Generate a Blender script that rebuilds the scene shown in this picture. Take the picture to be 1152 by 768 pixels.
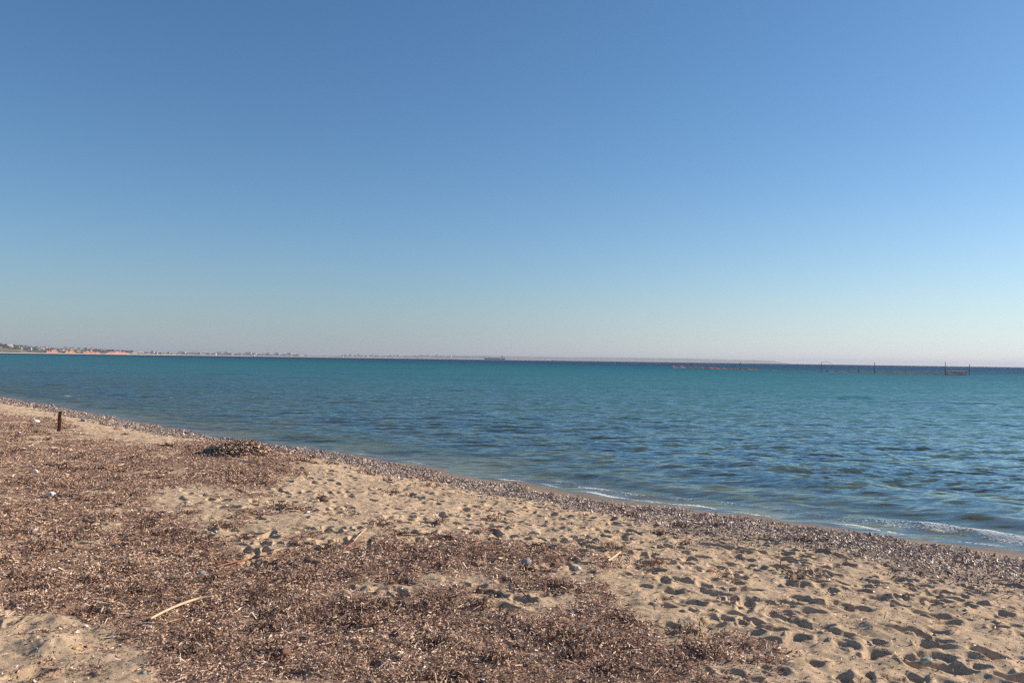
import bpy, math, random
import numpy as np
from mathutils import Matrix, Vector
R = math.radians
random.seed(7); rng = np.random.default_rng(7)
for o in list(bpy.data.objects): bpy.data.objects.remove(o)
scene = bpy.context.scene
COL = scene.collection

# ------------------------------------------------------------------ camera
H = 2.2                                   # eye above the sea; the sand there is 0.6 m up
PITCH, ROLL, FPX = R(1.26), R(0.82), 930.0
cam_d = bpy.data.cameras.new('camera'); cam = bpy.data.objects.new('camera', cam_d); COL.objects.link(cam)
cam_d.sensor_width = 36; cam_d.lens = 36*FPX/1152
cam_d.clip_start = 0.1; cam_d.clip_end = 60000
CAMR = Matrix.Rotation(R(90)+PITCH, 4, 'X') @ Matrix.Rotation(ROLL, 4, 'Z')
cam.matrix_world = Matrix.Translation((0, 0, H)) @ CAMR
scene.camera = cam

# ------------------------------------------------------------------ sky, sun, exposure
SUN_AZ, SUN_EL = R(74), R(27)             # azimuth to the right of the view direction (+Y)
world = bpy.data.worlds.new('World'); scene.world = world; world.use_nodes = True
nt = world.node_tree; nt.nodes.clear()
sky = nt.nodes.new('ShaderNodeTexSky'); sky.sky_type = 'NISHITA'; sky.sun_disc = False
sky.sun_elevation = SUN_EL; sky.sun_rotation = SUN_AZ
sky.altitude = 0; sky.air_density = 1.0; sky.dust_density = 0.45; sky.ozone_density = 5.2
bg = nt.nodes.new('ShaderNodeBackground'); bg.inputs['Strength'].default_value = 0.081
wo = nt.nodes.new('ShaderNodeOutputWorld')
wb = nt.nodes.new('ShaderNodeMix'); wb.data_type = 'RGBA'; wb.blend_type = 'MULTIPLY'; wb.inputs[0].default_value = 1
wb.inputs[7].default_value = (.775, .99, 1.05, 1)     # the camera's white balance
nt.links.new(sky.outputs[0], wb.inputs[6])
# a dusty layer low in the sky, paler towards the sun
def _w(op, a, b=None, c=None, clamp=False):
    n = nt.nodes.new('ShaderNodeMath'); n.operation = op; n.use_clamp = clamp
    for i, v in enumerate((a, b, c)):
        if v is None: continue
        if isinstance(v, (int, float)): n.inputs[i].default_value = v
        else: nt.links.new(v, n.inputs[i])
    return n.outputs[0]
tc = nt.nodes.new('ShaderNodeTexCoord'); sp = nt.nodes.new('ShaderNodeSeparateXYZ'); nt.links.new(tc.outputs['Generated'], sp.inputs[0])
low = _w('MULTIPLY', _w('POWER', 2.718, _w('MULTIPLY', _w('MAXIMUM', sp.outputs['Z'], 0), -14.0)), .85)
az = _w('ADD', _w('MULTIPLY', sp.outputs['X'], math.sin(SUN_AZ)), _w('MULTIPLY', sp.outputs['Y'], math.cos(SUN_AZ)))
mr = nt.nodes.new('ShaderNodeMapRange'); mr.interpolation_type = 'SMOOTHSTEP'; mr.inputs['From Min'].default_value = .05; mr.inputs['From Max'].default_value = .95; nt.links.new(az, mr.inputs['Value'])
dust = nt.nodes.new('ShaderNodeMix'); dust.data_type = 'RGBA'; dust.inputs[6].default_value = (3.75, 4.05, 4.4, 1); dust.inputs[7].default_value = (9.0, 9.0, 9.0, 1)
nt.links.new(mr.outputs[0], dust.inputs[0])
lay = nt.nodes.new('ShaderNodeMix'); lay.data_type = 'RGBA'; nt.links.new(low, lay.inputs[0]); nt.links.new(wb.outputs[2], lay.inputs[6]); nt.links.new(dust.outputs[2], lay.inputs[7])
nt.links.new(lay.outputs[2], bg.inputs['Color']); nt.links.new(bg.outputs[0], wo.inputs['Surface'])
sun_d = bpy.data.lights.new('sun', 'SUN'); sun_d.energy = 5.0; sun_d.angle = R(0.5); sun_d.color = (1, 0.85, 0.68)
sun = bpy.data.objects.new('sun', sun_d); COL.objects.link(sun)
sv = Vector((math.sin(SUN_AZ)*math.cos(SUN_EL), math.cos(SUN_AZ)*math.cos(SUN_EL), math.sin(SUN_EL)))
sun.rotation_euler = sv.to_track_quat('Z', 'Y').to_euler(); sun.location = (20, 5, 15)
scene.view_settings.view_transform = 'Standard'; scene.view_settings.look = 'None'
scene.view_settings.exposure = 0.5; scene.view_settings.gamma = 1
scene.render.engine = 'CYCLES'
scene.cycles.volume_bounces = 0; scene.cycles.use_denoising = False; scene.cycles.use_adaptive_sampling = False
scene.cycles.max_bounces = 6; scene.cycles.diffuse_bounces = 3; scene.cycles.caustics_reflective = False; scene.cycles.sample_clamp_indirect = 4

# ------------------------------------------------------------------ helpers
def setp(o, label=None, cat=None, group=None, kind=None):
    if label: o['label'] = label
    if cat: o['category'] = cat
    if group: o['group'] = group
    if kind: o['kind'] = kind
    return o

def link(name, me, mat=None, parent=None):
    o = bpy.data.objects.new(name, me); COL.objects.link(o)
    if mat: me.materials.append(mat)
    if parent: o.parent = parent
    return o

def empty(name, loc, rz=0):
    o = bpy.data.objects.new(name, None); COL.objects.link(o); o.location = loc; o.rotation_euler = (0, 0, rz)
    o.empty_display_size = 0.1
    return o

def mesh_np(name, V, F, smooth=True, attrs=None):
    """V (n,3); F (m,k) equal-sided faces"""
    me = bpy.data.meshes.new(name)
    V = np.ascontiguousarray(V, dtype=np.float32); F = np.ascontiguousarray(F, dtype=np.int32)
    k = F.shape[1]
    me.vertices.add(len(V)); me.vertices.foreach_set('co', V.ravel())
    me.loops.add(F.size); me.loops.foreach_set('vertex_index', F.ravel())
    me.polygons.add(len(F)); me.polygons.foreach_set('loop_start', np.arange(0, F.size, k, dtype=np.int32))
    me.polygons.foreach_set('use_smooth', np.full(len(F), smooth, dtype=bool))
    for n, a in (attrs or {}).items():
        at = me.attributes.new(n, 'FLOAT', 'POINT'); at.data.foreach_set('value', np.ascontiguousarray(a, dtype=np.float32).ravel())
    me.update(calc_edges=True)
    return me

class MB:
    def __init__(s): s.v = []; s.f = []
    def add(s, vs, fs):
        b = len(s.v); s.v += [tuple(v) for v in vs]; s.f += [tuple(i+b for i in f) for f in fs]; return s
    def box(s, c, d, taper=1.0):
        x, y, z = c; a, b, h = d[0]/2, d[1]/2, d[2]/2
        vs = [(x+i*a*(taper if k > 0 else 1), y+j*b*(taper if k > 0 else 1), z+k*h) for k in (-1, 1) for i, j in ((-1,-1),(1,-1),(1,1),(-1,1))]
        return s.add(vs, [(3,2,1,0),(4,5,6,7),(0,1,5,4),(1,2,6,5),(2,3,7,6),(3,0,4,7)])
    def tube(s, pts, rad, n=6):
        pts = [Vector(p) for p in pts]; vs = []; fs = []
        for i, p in enumerate(pts):
            t = (pts[min(i+1, len(pts)-1)]-pts[max(i-1, 0)]).normalized()
            a = t.cross(Vector((0.13, 0.31, 0.94))).normalized(); b = t.cross(a)
            r = rad[i] if hasattr(rad, '__len__') else rad
            vs += [p + (a*math.cos(2*math.pi*k/n)+b*math.sin(2*math.pi*k/n))*r for k in range(n)]
        for i in range(len(pts)-1):
            for k in range(n):
                fs.append((i*n+k, i*n+(k+1) % n, (i+1)*n+(k+1) % n, (i+1)*n+k))
        fs.append(tuple(range(n))[::-1]); fs.append(tuple((len(pts)-1)*n+k for k in range(n)))
        return s.add(vs, fs)
    def prism(s, prof, y0, y1):            # outline in (x, z), extruded along y
        n = len(prof)
        vs = [(p[0], y0, p[1]) for p in prof]+[(p[0], y1, p[1]) for p in prof]
        return s.add(vs, [tuple(range(n)), tuple(range(2*n-1, n-1, -1))]+[(i, n+i, n+(i+1) % n, (i+1) % n) for i in range(n)])
    def build(s, name, mat, parent=None, smooth=False):
        me = bpy.data.meshes.new(name); me.from_pydata(s.v, [], s.f)
        import bmesh
        bm = bmesh.new(); bm.from_mesh(me); bmesh.ops.recalc_face_normals(bm, faces=bm.faces); bm.to_mesh(me); bm.free()
        if smooth: me.polygons.foreach_set('use_smooth', [True]*len(me.polygons))
        return link(name, me, mat, parent)

def _h(ix, iy, seed):
    n = (ix.astype(np.int64)*374761393 + iy.astype(np.int64)*668265263 + seed*1274126177) & 0xffffffff
    n = ((n ^ (n >> 13))*1274126177) & 0xffffffff
    n = ((n ^ (n >> 16))*2246822519) & 0xffffffff
    return ((n ^ (n >> 15)) & 0xffffff)/float(0xffffff)
def noise(x, y, s=1.0, seed=0):
    x = np.asarray(x, float)/s + 1000.3; y = np.asarray(y, float)/s + 1000.7
    ix = np.floor(x); iy = np.floor(y); fx = x-ix; fy = y-iy; ix = ix.astype(np.int64); iy = iy.astype(np.int64)
    def g(dx, dy):
        a = _h(ix+dx, iy+dy, seed)*2*np.pi
        return np.cos(a)*(fx-dx)+np.sin(a)*(fy-dy)
    u = fx*fx*fx*(fx*(fx*6-15)+10); v = fy*fy*fy*(fy*(fy*6-15)+10)
    a = g(0,0); b = g(1,0); c = g(0,1); d = g(1,1)
    return ((a*(1-u)+b*u)*(1-v)+(c*(1-u)+d*u)*v)*1.5      # about -1..1
def fbm(x, y, s, octv=4, seed=0, gain=0.5):
    r = 0; amp = 1; t = 0
    for i in range(octv): r = r+amp*noise(x, y, s/2**i, seed+i*17); t += amp; amp *= gain
    return r/t
def sstep(a, b, x):
    t = np.clip((x-a)/(b-a), 0, 1); return t*t*(3-2*t)

# ------------------------------------------------------------------ layout of the beach
S_T = np.array([-400, -60, -48, -30, -19.7, -15.2, -10.4, -6.0, -2.66, 6, 60, 400.0])
S_W = np.array([11.0, 11.0, 11.2, 10.7, 10.35, 10.9, 10.5, 11.0, 11.35, 11.6, 11.4, 11.4])
def shore(t):
    w = 0
    for dt in (-1.4, -.7, 0, .7, 1.4): w = w+np.interp(t+dt, S_T, S_W)
    return w/5
def inland(x, y):
    """distance inland of the waterline (negative out at sea)"""
    t = (x-y)/math.sqrt(2); w = (x+y)/math.sqrt(2)
    return shore(t)-w+0.17*noise(t, t*0+3, 1.7, 91)+0.08*noise(t, t*0+9, .6, 92)
P_D = np.array([-20000, -400, -150, -60, -25, -10, -4, -1.5, 0, 1.1, 2.2, 3.6, 6, 10, 14, 60, 20000.0])
P_Z = np.array([-30, -14, -7, -3.4, -1.7, -.85, -.42, -.16, 0, .07, .24, .46, .56, .60, .62, .9, 1.6])
def profile(d): return np.interp(d, P_D, P_Z)

CR = np.array(CAMR.to_3x3())
def ray(px, py):                          # direction seen at a spot of the 1152 x 768 photograph
    v = CR @ np.array([(px-576)/FPX, -(py-384)/FPX, -1.0]); return v
def on_ground(px, py, f=None):
    v = ray(px, py); z = 0.55
    for _ in range(25):
        k = (z-H)/v[2]; x, y = v[0]*k, v[1]*k
        z = 0.6*z+0.4*float((f or (lambda a, b: profile(inland(a, b))))(np.array([x]), np.array([y]))[0])
    return x, y
def on_sea(px, py, z=0.0):
    v = ray(px, py); k = (z-H)/v[2]; return v[0]*k, v[1]*k

def in_poly(x, y, poly):
    r = np.zeros(x.shape, bool); n = len(poly)
    for i in range(n):
        x0, y0 = poly[i]; x1, y1 = poly[(i+1) % n]
        if y0 == y1: continue
        c = ((y0 > y) != (y1 > y)) & (x < (x1-x0)*(y-y0)/(y1-y0)+x0); r ^= c
    return r
def W(pts): return [on_ground(*p) for p in pts]
# patches of dried seaweed: outline on the sand (found from the photograph), how dense it lies
main_bed = W([(-250,452),(0,464),(60,472),(95,492),(150,500),(210,503),(255,499),(305,506),(312,526),(262,540),(180,547),(165,562),(205,580),(232,600),(300,612),(400,616),(470,606),(560,606),(640,612),(655,640),(672,672),(705,695),(740,725),(800,748),(840,800),(860,860),(190,860),(185,765),(150,730),(100,702),(50,688),(-20,655),(-250,640)])
heap_area = W([(200,505),(250,492),(300,498),(330,512),(320,545),(262,553),(215,540)])
mixed_mid = W([(150,548),(262,540),(330,560),(430,585),(560,592),(650,606),(700,640),(640,640),(470,615),(300,620),(150,590)])
mixed_right = W([(610,600),(700,612),(700,690),(800,720),(900,750),(880,800),(760,760),(690,700)])
clumps = W([(745,715),(800,712),(880,722),(880,745),(820,752),(760,740)])
mixed_corner = W([(-60,640),(100,700),(190,770),(190,860),(-100,860)])
def litter(x, y):
    """0..1 how thickly dried seaweed covers the sand"""
    r = np.sqrt(x*x+y*y); k = np.clip(r/9, .5, 3)
    wx = x+0.34*k*fbm(x, y, 1.3, 4, 5, .6); wy = y+0.42*k*fbm(x, y, 1.1, 4, 33, .6)
    n = fbm(x, y, .55, 4, 71, .65); m = np.zeros(x.shape)
    n2 = fbm(x, y, 1.5, 3, 77, .6)
    def P(poly):
        a = 0
        for q in range(5):
            rr = (.10+.13*(q % 2))*k; a = a+in_poly(wx+rr*math.cos(q*2.5), wy+rr*1.3*math.sin(q*2.5), poly)
        return a/5
    m = np.maximum(m, P(mixed_mid)*(.08+.9*np.maximum(n-.02, 0)*2.2))
    m = np.maximum(m, P(mixed_right)*(.22+.9*np.maximum(n+.04, 0)*2))
    m = np.maximum(m, P(clumps)*(.35+.9*np.maximum(n+.25, 0)*2))
    m = np.maximum(m, P(mixed_corner)*(.12+.9*np.maximum(n, 0)*1.7))
    m = np.maximum(m, P(main_bed)*np.clip(.84+1.15*n+1.1*n2, .14, 1))
    m = np.maximum(m, P(heap_area)*1.0)
    m = np.maximum(m, .9*np.maximum(n-.22, 0)*2*(inland(x, y) > 1.5))
    return np.clip(m, 0, 1)
def band(x, y):
    """the strip of shells, pebbles and grey weed above the waterline"""
    d = inland(x, y)+.8*fbm(x, y, 2.0, 4, 51, .6); t = (x-y)/math.sqrt(2)
    wid = np.interp(t, [-60, -20, -12, -8, -4, 6], [1.7, 1.7, 1.9, 2.5, 3.7, 3.7])
    st = np.interp(t, [-60, -14, -9, -4], [.30, .42, .75, .50])
    e = sstep(st-.12, st+.12, d)*(1-sstep(wid-.2, wid+1.0, d))
    n = fbm(x, y, .8, 4, 58, .6)
    return np.clip(e*(.85+1.3*n)*np.where(d > 2.2, .75, 1), 0, 1)

# ------------------------------------------------------------------ ground mesh (one sheet, finer where it is near)
def angles(dense, step, lim=180):
    a = list(np.arange(-dense, dense+1e-6, step)); s = step; c = dense
    out = []
    while c < lim:
        s *= 1.25; c = min(c+min(s, 5), lim); out.append(c)
    a = [-v for v in reversed(out)]+a+out
    return np.radians(np.array(a[:-1] if lim == 180 else a))   # wraps round
GA = angles(37, 0.072)
def radii_ground():
    r = [0.0001]; v = .25
    while v < 3.0: r.append(v); v *= 1.12
    v = 3.0
    while v < 70: r.append(v); v += max(.011, .62*v*v/(1.6*827)*.75*(.6 if v < 22 else .8))
    while v < 16000: r.append(v); v *= 1.25
    r.append(16000); return np.array(r)
GR = radii_ground()
GX = np.outer(GR, np.sin(GA)); GY = np.outer(GR, np.cos(GA))
D = inland(GX, GY); LIT = litter(GX, GY); BND = band(GX, GY)
Z = profile(D)
near = 1-sstep(60, 200, np.sqrt(GX**2+GY**2))
up = sstep(.6, 3.2, D)
Z += near*up*(.045*fbm(GX, GY, 2.6, 3, 11) + .022*fbm(GX, GY, .7, 3, 12))
sandy = up*(1-np.clip(LIT*1.6, 0, 1))*(1-.7*BND)
rg = fbm(GX, GY, .30, 4, 14, .55)
Z += near*sandy*(.030*rg+.016*np.abs(noise(GX, GY, .17, 15))-.004)
Z += near*up*LIT*(.035*np.maximum(fbm(GX, GY, .38, 4, 21, .6), -.2)+.012*noise(GX, GY, .06, 23))
Z += near*BND*(.05*np.abs(fbm(GX, GY, .35, 4, 31, .65)))
Z += near*np.where(D < .3, .02*fbm(GX, GY, 1.2, 3, 41), 0)
Z += near*np.where(D < -1.0, .05*fbm(GX, GY, 1.5, 3, 42)*sstep(1, 3, -D), 0)
# footprints
def dent(x, y, a, L, Wd, dep, rim):
    r = math.hypot(x, y); th = math.atan2(x, y); m = L*1.7
    i0, i1 = np.searchsorted(GR, [r-m, r+m]); j0, j1 = np.searchsorted(GA, [th-m/r, th+m/r])
    if i1 <= i0 or j1 <= j0: return
    X = GX[i0:i1, j0:j1]-x; Y = GY[i0:i1, j0:j1]-y
    u = X*math.cos(a)+Y*math.sin(a); v = -X*math.sin(a)+Y*math.cos(a)
    wv = Wd*(1+.22*np.sin(u/L*3.0))
    q = np.sqrt((u/L)**2+(v/wv)**2)+.10*noise(GX[i0:i1, j0:j1], GY[i0:i1, j0:j1], .07, 61)
    DN[i0:i1, j0:j1] = np.minimum(DN[i0:i1, j0:j1], -dep*(1-sstep(.62, 1.03, q)))
    RM[i0:i1, j0:j1] = np.maximum(RM[i0:i1, j0:j1], rim*np.exp(-((q-1.25)/.22)**2)*(.6+.4*np.sin(3*np.arctan2(v, u)+x*9)))
DN = np.zeros_like(Z); RM = np.zeros_like(Z)
foot = []
tries = 0
while len(foot) < 6500 and tries < 90000:
    tries += 1
    th = R(random.uniform(-35, 40)); r = 3.2*(40/3.2)**(random.random()**.85)
    x, y = r*math.sin(th), r*math.cos(th)
    foot.append((x, y))
fx = np.array([f[0] for f in foot]); fy = np.array([f[1] for f in foot])
fd = inland(fx, fy); fl = litter(fx, fy); fb = band(fx, fy)
for i in range(len(fx)):
    if fd[i] < 2.2 or fb[i] > .5: continue
    deep = 1.0
    if fl[i] > .55:
        if random.random() > .3: continue
        deep = .7
    r = math.hypot(fx[i], fy[i])
    if r > 4.8 and fx[i] < -3 and random.random() < .4: continue
    if r < 5.6 and fx[i] < -1.2: continue
    sc = random.choice((1, 1, .8, .55, .45)) if i < 550 else random.uniform(.3, .7)
    if i >= 1000 and r < 6.5 and random.random() < .75: continue
    dent(fx[i], fy[i], random.gauss(R(-35), .6)+random.choice((0, math.pi)), .155*sc, .068*max(sc, .7), (.033 if r < 7 else .046)*deep*random.uniform(.55, 1.2)*max(sc, .7), .013*deep)
# the big, clear prints near the camera and the lumps at lower left, each where the photograph has it
for px, py, a, L, Wd, dep in [(1018,709,-30,.17,.08,.07),(955,684,-25,.17,.06,.055),(1050,678,-20,.14,.06,.05),(968,687,-30,.1,.05,.05),(916,656,-20,.13,.055,.05),(885,656,20,.09,.05,.05),(1063,751,-20,.15,.07,.06),(1052,738,-15,.11,.06,.05),(1020,745,-60,.10,.05,.05),(985,735,40,.13,.07,.06),(910,748,10,.10,.05,.05),(895,717,30,.1,.06,.05),(857,717,-15,.14,.06,.06),(842,674,60,.09,.06,.05),(812,678,-15,.17,.05,.055),(742,673,20,.14,.06,.055),(733,643,0,.12,.05,.05),(757,665,30,.1,.05,.045),(864,705,-20,.13,.05,.05),(1110,735,-60,.12,.06,.05),(1140,765,-50,.12,.06,.05),(1130,640,-15,.15,.05,.05),(1065,700,0,.1,.05,.05),(720,633,0,.09,.04,.05),(748,710,0,.09,.045,.05),(800,700,-20,.1,.05,.04),(30,755,30,.12,.06,.05),(100,683,20,.13,.07,.07)]:
    x, y = on_ground(px, py); dent(x, y, R(a), L, Wd, dep*.75, .014)
Z += DN+RM*(DN > -.008)
def bump_up(px, py, sx, sy, h, a=0, rough=.3):
    x, y = on_ground(px, py); r = math.hypot(x, y); th = math.atan2(x, y); m = max(sx, sy)*2.6
    i0, i1 = np.searchsorted(GR, [r-m, r+m]); j0, j1 = np.searchsorted(GA, [th-m/r, th+m/r])
    X = GX[i0:i1, j0:j1]-x; Y = GY[i0:i1, j0:j1]-y; a = R(a)
    u = (X*math.cos(a)+Y*math.sin(a))/sx; v = (-X*math.sin(a)+Y*math.cos(a))/sy
    n = fbm(GX[i0:i1, j0:j1], GY[i0:i1, j0:j1], max(sx, sy)*1.1, 4, 83)
    Z[i0:i1, j0:j1] += h*np.exp(-(u*u+v*v))*(1+rough*3*n)
for b in [(52,725,.17,.12,.06,0),(70,700,.26,.12,.035,0),(110,710,.12,.1,.025,0),(150,712,.16,.1,.03,0),(15,700,.2,.12,.02,0),(317,735,.06,.05,.035,0),(125,692,.2,.1,.04,0),(170,745,.2,.12,.03,0),(600,700,.3,.2,.02,0),(440,610,.3,.2,.03,0),(505,618,.25,.2,.035,0),(235,548,.35,.2,.03,0)]:
    bump_up(*b)
# the ridge of weed thrown up beside the water (carried by the heap object too)
for b in [(265,514,.6,.42,.13,-35),(284,516,.9,.5,.08,-20),(300,524,.8,.4,.10,0),(205,522,.7,.3,.07,0)]: bump_up(*b, rough=.22)

nr, na = GX.shape
idx = np.arange(nr*na).reshape(nr, na)
a = idx[:-1, :]; b = idx[1:, :]; a2 = np.roll(a, -1, 1); b2 = np.roll(b, -1, 1)
F = np.stack([a, a2, b2, b], -1).reshape(-1, 4)[:, ::-1]
V = np.stack([GX, GY, Z], -1).reshape(-1, 3)
ground_me = mesh_np('ground', V, F, True, {'litter': LIT, 'band': BND, 'inland': np.clip(D, -50, 50)})

def gz(x, y):
    x = np.asarray(x, float); y = np.asarray(y, float)
    r = np.hypot(x, y); th = np.arctan2(x, y)
    i = np.clip(np.searchsorted(GR, r)-1, 0, nr-2); j = np.clip(np.searchsorted(GA, th)-1, 0, na-2)
    u = np.clip((r-GR[i])/(GR[i+1]-GR[i]), 0, 1); v = np.clip((th-GA[j])/(GA[j+1]-GA[j]), 0, 1)
    return (Z[i, j]*(1-u)+Z[i+1, j]*u)*(1-v)+(Z[i, j+1]*(1-u)+Z[i+1, j+1]*u)*v

# ------------------------------------------------------------------ materials
class NT:
    def __init__(s, name):
        s.m = bpy.data.materials.new(name); s.m.use_nodes = True; s.t = s.m.node_tree; s.t.nodes.clear()
        s.out = s.t.nodes.new('ShaderNodeOutputMaterial')
    def n(s, typ, **kw):
        nd = s.t.nodes.new(typ)
        for k, v in kw.items():
            if k.startswith('i_'):
                nd.inputs[int(k[2:]) if k[2:].isdigit() else k[2:].replace('_', ' ')].default_value = v
            else: setattr(nd, k, v)
        return nd
    def l(s, a, b): s.t.links.new(a, b)
    def val(s, v, sock):
        if isinstance(v, (int, float)): sock.default_value = v
        else: s.l(v, sock)
    def math(s, op, a, b=None, c=None, clamp=False):
        nd = s.n('ShaderNodeMath', operation=op, use_clamp=clamp); s.val(a, nd.inputs[0])
        if b is not None: s.val(b, nd.inputs[1])
        if c is not None: s.val(c, nd.inputs[2])
        return nd.outputs[0]
    def attr(s, name): return s.n('ShaderNodeAttribute', attribute_name=name).outputs['Fac']
    def noise(s, scale, detail=4, rough=.5, vec=None, dist=0):
        nd = s.n('ShaderNodeTexNoise'); nd.inputs['Scale'].default_value = scale; nd.inputs['Detail'].default_value = detail
        nd.inputs['Roughness'].default_value = rough; nd.inputs['Distortion'].default_value = dist
        s.l(vec if vec is not None else s.pos(), nd.inputs['Vector']); return nd
    def pos(s):
        if not hasattr(s, '_p'): s._p = s.n('ShaderNodeNewGeometry')
        return s._p.outputs['Position']
    def ramp(s, fac, stops, interp='LINEAR'):
        nd = s.n('ShaderNodeValToRGB'); nd.color_ramp.interpolation = interp; e = nd.color_ramp.elements
        while len(e) < len(stops): e.new(.5)
        for el, (p, c) in zip(e, stops):
            el.position = p; el.color = (*c, 1) if hasattr(c, '__len__') else (c, c, c, 1)
        s.val(fac, nd.inputs[0]); return nd.outputs[0]
    def mix(s, f, a, b):
        nd = s.n('ShaderNodeMix', data_type='RGBA'); s.val(f, nd.inputs[0])
        for v, i in ((a, 6), (b, 7)):
            if isinstance(v, tuple): nd.inputs[i].default_value = (*v, 1)
            else: s.l(v, nd.inputs[i])
        return nd.outputs[2]
    def bsdf(s, color, rough=.8, spec=.3, normal=None, metallic=0):
        p = s.n('ShaderNodeBsdfPrincipled')
        if isinstance(color, tuple): p.inputs['Base Color'].default_value = (*color, 1)
        else: s.l(color, p.inputs['Base Color'])
        s.val(rough, p.inputs['Roughness']); s.val(spec, p.inputs['Specular IOR Level']); p.inputs['Metallic'].default_value = metallic
        if normal is not None: s.l(normal, p.inputs['Normal'])
        s.l(p.outputs[0], s.out.inputs['Surface']); return p
    def bump(s, h, strength=.5, dist=.01):
        b = s.n('ShaderNodeBump'); b.inputs['Strength'].default_value = strength; b.inputs['Distance'].default_value = dist
        s.l(h, b.inputs['Height']); return b.outputs[0]

def mat_ground():
    t = NT('beach sand')
    lit = t.attr('litter'); bnd = t.attr('band'); inl = t.attr('inland')
    fine = t.noise(90, 3, .7).outputs[0]; mid = t.noise(7, 5, .6).outputs[0]; big = t.noise(.9, 3, .5).outputs[0]
    sand = t.ramp(mid, [(.3, (.52, .37, .235)), (.7, (.62, .46, .31))])
    grain = t.ramp(fine, [(.32, (.18, .12, .08)), (.45, (.51, .385, .26)), (.62, (.55, .42, .29)), (.75, (.62, .52, .40))])
    sand = t.mix(.45, sand, grain)
    sand = t.mix(t.math('MULTIPLY', t.math('SUBTRACT', big, .35, clamp=True), .9, clamp=True), sand, (.36, .27, .175))
    # bits of weed and shell trodden into the sand
    sp = t.noise(38, 4, .75).outputs[0]
    sand = t.mix(t.ramp(sp, [(.60, 0), (.66, 1)]), sand, (.13, .085, .06))
    sp2 = t.noise(55, 3, .7).outputs[0]
    sand = t.mix(t.ramp(sp2, [(.70, 0), (.74, .8)]), sand, (.62, .56, .50))
    weedn = t.noise(75, 4, .75).outputs[0]
    weed = t.ramp(weedn, [(.3, (.10, .06, .045)), (.5, (.30, .19, .135)), (.62, (.46, .31, .22)), (.75, (.60, .45, .34))])
    thr = t.math('ADD', t.math('MULTIPLY', lit, 1.25), t.math('MULTIPLY', t.math('SUBTRACT', t.noise(22, 4, .7).outputs[0], .5), 1.6))
    col = t.mix(t.ramp(thr, [(.42, 0), (.62, 1)]), sand, weed)
    bn = t.noise(60, 4, .7).outputs[0]
    grit = t.ramp(bn, [(.3, (.09, .07, .06)), (.48, (.26, .20, .155)), (.6, (.36, .28, .21)), (.74, (.56, .50, .45))])
    thr2 = t.math('ADD', bnd, t.math('MULTIPLY', t.math('SUBTRACT', t.noise(18, 4, .7).outputs[0], .5), 1.2))
    col = t.mix(t.ramp(thr2, [(.3, 0), (.6, .9)]), col, grit)
    # wet sand by the water, seabed under it
    wet = t.ramp(t.math('DIVIDE', t.math('ADD', inl, 1.0), 2.0), [(.5, 1), (.78, .75), (.93, 0)])
    wetcol = t.mix(.35, (.22, .145, .09), t.ramp(fine, [(.3, (.12, .08, .05)), (.7, (.28, .2, .13))]))
    col = t.mix(wet, col, wetcol)
    sb = t.noise(.55, 4, .6).outputs[0]
    bed = t.mix(t.ramp(sb, [(.42, 0), (.58, 1)]), (.30, .25, .15), (.07, .07, .035))
    under = t.ramp(t.math('DIVIDE', inl, -6.0), [(.08, 0), (.5, 1)])
    col = t.mix(under, col, bed)
    hb = t.math('ADD', t.math('MULTIPLY', fine, .5), t.noise(260, 2, .6).outputs[0])
    hb = t.math('ADD', hb, t.math('MULTIPLY', t.math('MULTIPLY', weedn, lit), 3.0))
    rough = t.math('SUBTRACT', .95, t.math('MULTIPLY', wet, .62))
    t.bsdf(col, rough, .25, t.bump(hb, .7, .006)); return t.m

def mat_flakes(name, stops, rough=.6, trans=.0):
    t = NT(name); r = t.attr('rnd'); c = t.ramp(r, stops, 'LINEAR')
    n = t.noise(120, 2, .6).outputs[0]
    c2 = t.n('ShaderNodeHueSaturation'); t.l(c, c2.inputs['Color']); t.l(t.math('MULTIPLY_ADD', n, .8, .6), c2.inputs['Value'])
    t.bsdf(c2.outputs[0], rough, .35); return t.m
M_weed = mat_flakes('dried seaweed', [(0, (.06, .035, .03)), (.2, (.21, .122, .084)), (.47, (.49, .31, .20)), (.73, (.66, .48, .34)), (1, (.82, .69, .57))], .5)
M_grey = mat_flakes('grey seaweed', [(0, (.06, .05, .055)), (.3, (.22, .17, .155)), (.65, (.46, .36, .31)), (1, (.75, .65, .58))], .5)
M_shell = mat_flakes('shells and pebbles', [(0, (.08, .065, .06)), (.3, (.30, .22, .17)), (.65, (.54, .42, .33)), (1, (.82, .75, .68))], .55)

def plain(name, c1, c2, scale=12, rough=.7, bump=.3, bd=.01, spec=.3, metallic=0):
    t = NT(name); oi = t.n('ShaderNodeTexCoord').outputs['Object']
    n = t.noise(scale, 5, .65, oi).outputs[0]
    t.bsdf(t.ramp(n, [(.35, c1), (.65, c2)]), rough, spec, t.bump(n, bump, bd), metallic); return t.m

setp(link('ground', ground_me, mat_ground()), kind='structure')

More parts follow.
